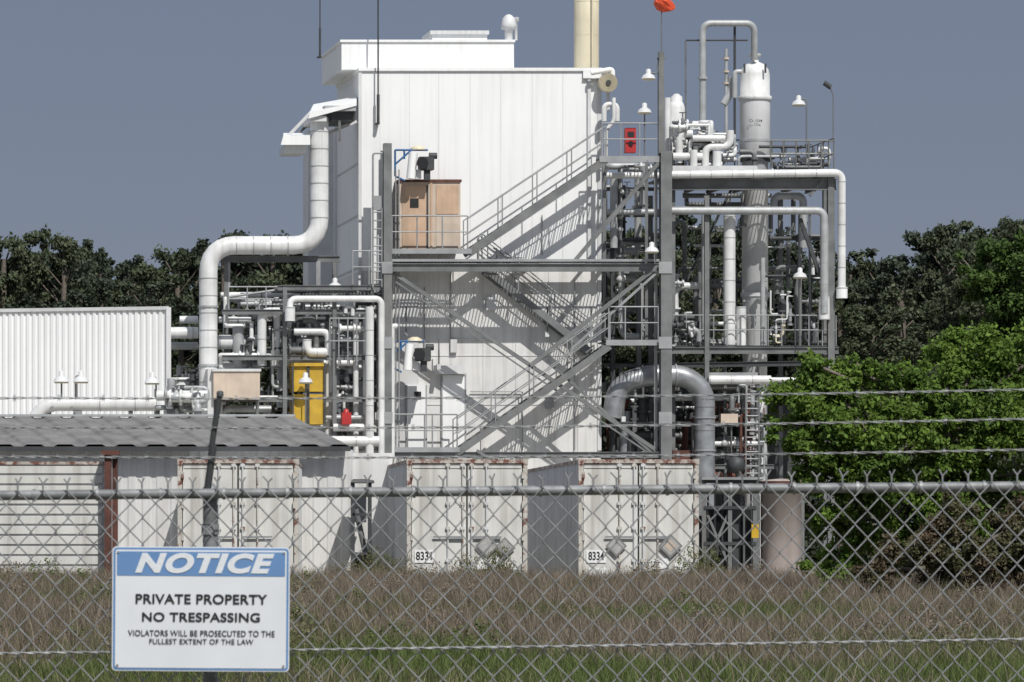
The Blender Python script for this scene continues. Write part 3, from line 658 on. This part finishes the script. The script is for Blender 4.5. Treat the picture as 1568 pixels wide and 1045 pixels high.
def near_tree(name,trunk,clumps,n,size,mt,d):
    base=G(trunk[0],HY,d); base.z=gz(d); ex=M('t')
    top=G(trunk[0],trunk[1],d)
    ex.tube([base,base.lerp(top,.5)+Vector((.1,.1,0)),top],.13,BARK,n=8)
    cs=[];rs=[]
    for (u,v,r,dy) in clumps:
        p=G(u,v,d)+Vector((0,dy,0)); 
        for i in range(18):
            q=Vector(rng.normal(size=3)); q.normalize(); q=p+q*r*rng.uniform(.3,1.12)
            cs.append(tuple(q)); rs.append(r*rng.uniform(.13,.36))
        for i in range(2):
            f=cs[-1-i]; ex.tube([p,Vector(f)],.014,BARK,n=4)
        ex.tube([base.lerp(top,rng.uniform(.35,.9)),p.lerp(top,.3),p],.03,BARK,n=5)
    me=leafmesh(name,cs,rs,n,size,mt,ex,flat=.85,shell=.1,spread=1.9,up=.4)
    o=bpy.data.objects.new(name,me); sc.collection.objects.link(o)
    me.transform(Matrix.Translation(-base)); o.location=base
near_tree('broadleaf_tree',(1440,640),[(1222,595,.5,0),(1285,600,.55,.3),(1215,655,.5,-.2),(1290,670,.65,-.5),(1360,605,.55,.3),(1365,680,.7,-.6),(1430,585,.7,0),(1500,560,.65,.3),(1570,560,.75,0),(1450,670,.8,-.5),(1540,650,.8,-.5),(1620,640,.9,0),(1270,740,.6,0),(1350,760,.7,-.2),(1290,800,.5,0),(1430,760,.7,-.4),(1520,750,.8,0),(1700,600,1,0),(1620,760,.8,0),(1240,715,.4,0),(1275,860,.45,0),(1350,850,.55,.2),(1320,570,.3,0),(1250,560,.25,0),(1470,530,.4,.2)],150000,.043,LNEAR,80)
near_tree('broadleaf_tree',(1590,450),[(1500,425,.5,0),(1545,410,.55,0),(1600,400,.8,0),(1520,480,.6,0),(1570,470,.7,0),(1650,450,1,0),(1540,540,.7,0),(1610,560,.9,0)],56000,.046,LNEAR2,88)
near_tree('shrub',(1470,850),[(1400,830,.45,0),(1460,810,.5,0),(1530,820,.55,0),(1600,820,.6,0),(1430,870,.45,-.3),(1500,870,.5,-.3),(1570,870,.5,-.3),(1340,880,.35,-.3)],44000,.032,LSHRUB,74)
# ---------------- grass
def blades(n,hmin,hmax,wid,rad,mt):
    x=rng.normal(0,rad*.62,n); y=rng.normal(0,rad*.62,n); h=rng.uniform(hmin,hmax,n)*(.55+.45*rng.random(n)); a=rng.uniform(0,6.28,n); ln=rng.normal(size=(n,2))*.34*h[:,None]
    dx=np.cos(a)*wid;dy=np.sin(a)*wid; V=np.zeros((n,5,3))
    V[:,0]=np.c_[x-dx,y-dy,np.full(n,-.05)];V[:,1]=np.c_[x+dx,y+dy,np.full(n,-.05)]
    V[:,2]=np.c_[x+dx*.8+ln[:,0]*.35,y+dy*.8+ln[:,1]*.35,h*.6];V[:,3]=np.c_[x-dx*.8+ln[:,0]*.35,y-dy*.8+ln[:,1]*.35,h*.6];V[:,4]=np.c_[x+ln[:,0],y+ln[:,1],h]
    fs=[]
    for i in range(n): fs+=[(5*i,5*i+1,5*i+2,5*i+3),(5*i+3,5*i+2,5*i+4)]
    me=bpy.data.meshes.new('grass_clump'); me.from_pydata(V.reshape(-1,3).tolist(),[],fs); me.materials.append(mt); return me
GG=leafmat('grass_green',(.135,.175,.055),(.085,.12,.035),scale=.8,isl=.5,trans=.35)
GB=leafmat('grass_seed_brown',(.27,.22,.165),(.165,.135,.11),scale=.8,isl=.45,trans=.3)
GD=leafmat('grass_olive',(.13,.145,.065),(.20,.165,.10),scale=.8,isl=.5,trans=.35)
cl=[blades(330,.12,.42,.006,.7,GG) for _ in range(3)]+[blades(250,.2,.68,.0045,.75,GB) for _ in range(3)]+[blades(330,.12,.48,.006,.7,GD) for _ in range(3)]
GR=empty('grass',(0,70,0))
from mathutils import noise as mn
y=36.0
while y<101.0:
    hw=y*.103+3.5; x=-hw
    while x<hw:
        for rep in range(2):
            xx=x+rng.uniform(-.45,.45); yy=y+rng.uniform(-.45,.45)
            q=mn.noise(Vector((xx*.3,yy*.1,0)))*1.2+ (yy-66)/60 + rng.uniform(-.45,.45)
            k=int(rng.integers(3,6)) if q>.12 else (int(rng.integers(0,3)) if q<-.2 else int(rng.integers(6,9)))
            o=bpy.data.objects.new('grass_clump',cl[k]); sc.collection.objects.link(o); o.parent=GR
            s=rng.uniform(.7,1.2)*(1.0 if yy<85 else .75); o.location=(xx,yy-70,gz(yy)); o.scale=(1,1,s); o.rotation_euler=(0,0,rng.uniform(0,6.28))
        x+=1.0
    y+=1.0
wm=[leafmesh('weed',[(0,0,.3),(.1,.1,.5),(-.1,0,.4),(0,0,.12),(.15,-.1,.25),(.3,.1,.2),(-.25,.1,.2)],[.2,.12,.13,.25,.16,.15,.15],700,.02,mt_,None,spread=2.2) for mt_ in (GG,GD,GB)]
for i in range(170):
    yy=rng.uniform(48,99.3); xx=rng.uniform(-1,1)*(yy*.103+2); o=bpy.data.objects.new('weed',wm[int(rng.integers(0,3))]); sc.collection.objects.link(o); o.parent=GR
    o.location=(xx,yy-70,gz(yy)); s=rng.uniform(.5,1.05); o.scale=(s*1.3,s*1.3,s)
for i in range(16):
    u_=rng.choice([rng.uniform(1030,1090),rng.uniform(560,640),rng.uniform(690,800)]); yy=98.8; o=bpy.data.objects.new('weed',wm[int(rng.integers(0,2))]); sc.collection.objects.link(o); o.parent=GR
    o.location=(G(u_,0,yy).x,yy-70,gz(yy)); o.scale=(.9,.9,rng.uniform(1.0,1.5))
# ---------------- fence
fe=empty('chain_link_fence',G(784,HY,14)); fe.location.z=0
FD=14.0
railv=lambda u: 759-(14*(u/1568))
PF=1/542.86
m=M('rails_and_posts',fe)
m.tube([G(-1500,railv(-1500),FD+.022),G(3100,railv(3100),FD+.022)],.0145,RAILM,n=12)
for u in range(-1500,3100,97):
    p=G(u,railv(u),FD+.022); m.tube([p-Vector((.004,0,0)),p+Vector((.004,0,0))],.018,GALV,n=12)
for up in (322,1942,-1298):
    p=G(up,HY,FD+.055); p.z=-.1; q=G(up,railv(up)-2,FD+.055); m.tube([p,q],.021,RAILM,n=14)
    m.lathe(q-Z*.02,[(.0235,0),(.0235,.03),(.014,.04),(.010,.045)],RAILM,n=14); m.lathe(q-Z*.12,[(.025,0),(.025,.03)],GALV,n=14)
    s0=G(up-4,railv(up)-8,FD+.03); e=G(up+15,602,FD-.02); m.tube([s0,s0.lerp(e,.5)+Vector((-.004,0,0)),e],.0085,DARK,n=8); m.lathe(e-Z*.01,[(.010,0),(.010,.012),(.006,.016)],DARK,n=8); m.tube([s0,s0.lerp(e,.45)],.0105,DARK,n=8)
m.done()
m=M('chain_link_mesh',fe); wd=.0352; hh=.0385; x0=G(-1500,0,FD).x; nw=int((G(3100,0,FD).x-x0)/wd)
for i in range(nw):
    xa=x0+i*wd; u=CX+xa/FD*F; zt=H+(HY-railv(u))/F*FD+.012; pts=[]; z=zt; par=i%2; k=0
    jx=rng.normal()*.0012
    while z>0.02:
        side=(k+par)%2; pts.append(Vector((xa+jx+rng.normal()*.0007+(wd*.5+wd*.5*(1.06 if side else -1.06)),FD+(.0025 if side else -.0025),z+rng.normal()*.0007))); z-=hh; k+=1
    m.tube(pts,.0021,GALV,n=5,bend=.003)
    if par==0:
        c=pts[0]; j1,j2=rng.normal(size=2)*.003
        m.tube([c,c+Vector((.001,0,.018)),c+Vector((-.011+j1,0,.036+j2))],.0023,GALV,n=5,bend=.003); m.tube([c,c+Vector((-.001,0,.018)),c+Vector((.011+j2,0,.035+j1))],.0023,GALV,n=5,bend=.003)
m.done()
m=M('barbed_wire',fe)
def barbed(va,vb,d,r=.0015,sag=.01):
    a=G(-1500,va+(va-vb)*.95,d); b=G(3100,vb-(va-vb)*.98,d); n=900
    for ph in (0,math.pi):
        pts=[]
        for i in range(n+1):
            t=i/n; p=a.lerp(b,t); an=t*(b-a).length/.045*math.pi+ph; p=p+Vector((0,math.cos(an)*.0022,math.sin(an)*.0022-sag*4*(t*3%1)*(1-(t*3%1)))); pts.append(p)
        m.tube(pts,r,GALV,n=5,bend=.0001)
    L_=(b-a).length; x=.05
    while x<L_:
        t=x/L_; p=a.lerp(b,t)-Z*sag*4*(t*3%1)*(1-(t*3%1))
        for s_ in (-1,1): m.tube([p+Vector((s_*.004,0,-.010)),p+Vector((-s_*.003,0,.010))],.0011,GALV,n=4)
        m.tube([p-Vector((.005,0,0)),p+Vector((.005,0,0))],.0036,GALV,n=6); x+=.125
barbed(610,597,FD-.02); barbed(655,642,FD-.012); barbed(700,689,FD-.004); barbed(1001,979,FD-.012,r=.0021,sag=.002)
m.done()
# ---------------- sign
cx,cy=307.5,933; sg=empty('notice_sign',G(cx,cy,FD-.03)); sg.rotation_euler=(0,math.radians(.4),0)
SW=mat('sign_white',(.70,.73,.77),.4,var=.04,scale=6,streak=.06); SB=mat('sign_blue',(.13,.26,.50),.5,var=.08,scale=8); SK=mat('sign_black',(.02,.02,.022),.5)
def rrect(w,h,r,y,t,mt,mm,cz=0.):
    pts=[]
    for (sx,sz,a0) in ((1,1,0),(-1,1,90),(-1,-1,180),(1,-1,270)):
        for k in range(6):
            an=math.radians(a0+k*18); pts.append((sx*(w/2-r)+r*math.cos(an),y,cz+sz*(h/2-r)+r*math.sin(an)))
    n=len(pts); bk=[(p[0],y+t,p[2]) for p in pts]
    mm.add(pts+bk,[tuple(range(n))[::-1],tuple(range(n,2*n))]+[(i,(i+1)%n,n+(i+1)%n,n+i) for i in range(n)],mt)
m=M('panel',sg); W_,H_=271*PF,190*PF
rrect(W_,H_,.012,0,.003,SW,m); rrect(W_-.006,H_-.006,.010,-.001,.0008,SB,m); rrect(W_-.018,H_-.018,.006,-.002,.0008,SW,m)
rrect(W_-.026,37*PF,.003,-.003,.0008,SB,m,cz=(933-864)*PF)
for sx in (-1,1):
    for sz in (-1,1): m.tube([Vector((sx*(W_/2-.016),-.005,sz*(H_/2-.016))),Vector((sx*(W_/2-.016),0,sz*(H_/2-.016)))],.0035,GALV,n=8)
m.v=[(p[0]+sg.location.x,p[1]+sg.location.y,p[2]+sg.location.z) for p in m.v]; m.done()
rx=(math.pi/2,0,0)
def tx(s,u0,u1,v0,v1,mt,**k): textobj(sg,s,(((u0+u1)/2-cx)*PF,-.0045,(cy-(v0+v1)/2)*PF),rx,(u1-u0)*PF,(v1-v0)*PF,mt,ext=.0003,**k)
tx('NOTICE',201,414,849,880,SW,shear=.28,off=.05,sp=1.12)
tx('PRIVATE PROPERTY',207,408,911,926,SK,off=.02,sp=1.05); tx('NO TRESPASSING',218,398,939,953,SK,off=.02,sp=1.05)
tx('VIOLATORS WILL BE PROSECUTED TO THE',197,421,966,975,SK,off=.006,sp=1.04); tx('FULLEST EXTENT OF THE LAW',229,388,979,987,SK,off=.006,sp=1.04)
# ---------------- light
EL=math.radians(50); AZ=math.radians(24)
sd=Vector((math.sin(AZ)*math.cos(EL),-math.cos(AZ)*math.cos(EL),math.sin(EL)))
sl=bpy.data.lights.new('sun','SUN'); sl.energy=4.1; sl.angle=math.radians(.5); sl.color=(1,.965,.91)
so=bpy.data.objects.new('sun',sl); sc.collection.objects.link(so); so.rotation_euler=sd.to_track_quat('Z','Y').to_euler(); so.location=(20,-20,40)
wd_=bpy.data.worlds.new('World'); sc.world=wd_; wd_.use_nodes=True; N=wd_.node_tree.nodes; K=wd_.node_tree.links
sk=N.new('ShaderNodeTexSky'); sk.sky_type='NISHITA'; sk.sun_disc=False; sk.sun_elevation=EL; sk.sun_rotation=math.pi-AZ; sk.air_density=1; sk.dust_density=.6; sk.ozone_density=3
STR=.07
tc=N.new('ShaderNodeTexCoord'); sx=N.new('ShaderNodeSeparateXYZ'); K.new(tc.outputs['Generated'],sx.inputs[0])
def mr(a,b,c=0.,d_=1.):
    r_=N.new('ShaderNodeMapRange'); r_.inputs[1].default_value=a; r_.inputs[2].default_value=b; r_.inputs[3].default_value=c; r_.inputs[4].default_value=d_; r_.interpolation_type='SMOOTHSTEP'; K.new(sx.outputs[2],r_.inputs[0]); return r_
def mixc(f,a,b):
    m_=N.new('ShaderNodeMix'); m_.data_type='RGBA'
    for s_,v_ in ((0,f),(6,a),(7,b)):
        if isinstance(v_,(tuple,float)): m_.inputs[s_].default_value=v_ if s_==0 else (*[q/STR for q in v_],1)
        else: K.new(v_,m_.inputs[s_])
    return m_.outputs[2]
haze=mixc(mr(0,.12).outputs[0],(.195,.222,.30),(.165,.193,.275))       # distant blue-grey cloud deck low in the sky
sky_fill=mixc(mr(.14,.5).outputs[0],haze,(.50,.54,.61))                   # brighter upper sky, out of view, added as fill for shaded walls
fin=mixc(.87,sk.outputs[0],sky_fill)
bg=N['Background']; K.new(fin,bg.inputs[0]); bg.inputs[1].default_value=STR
# ---------------- camera
cd=bpy.data.cameras.new('camera'); co=bpy.data.objects.new('camera',cd); sc.collection.objects.link(co)
co.location=(0,0,H); co.rotation_euler=(math.pi/2,0,0); cd.sensor_width=36; cd.lens=36*F/1568; cd.shift_y=(HY-522.5)/1568; cd.clip_end=12000; cd.clip_start=.5
cd.dof.use_dof=True; cd.dof.focus_distance=100; cd.dof.aperture_fstop=36
sc.camera=co
sc.view_settings.view_transform='Standard'; sc.view_settings.look='None'; sc.view_settings.exposure=0
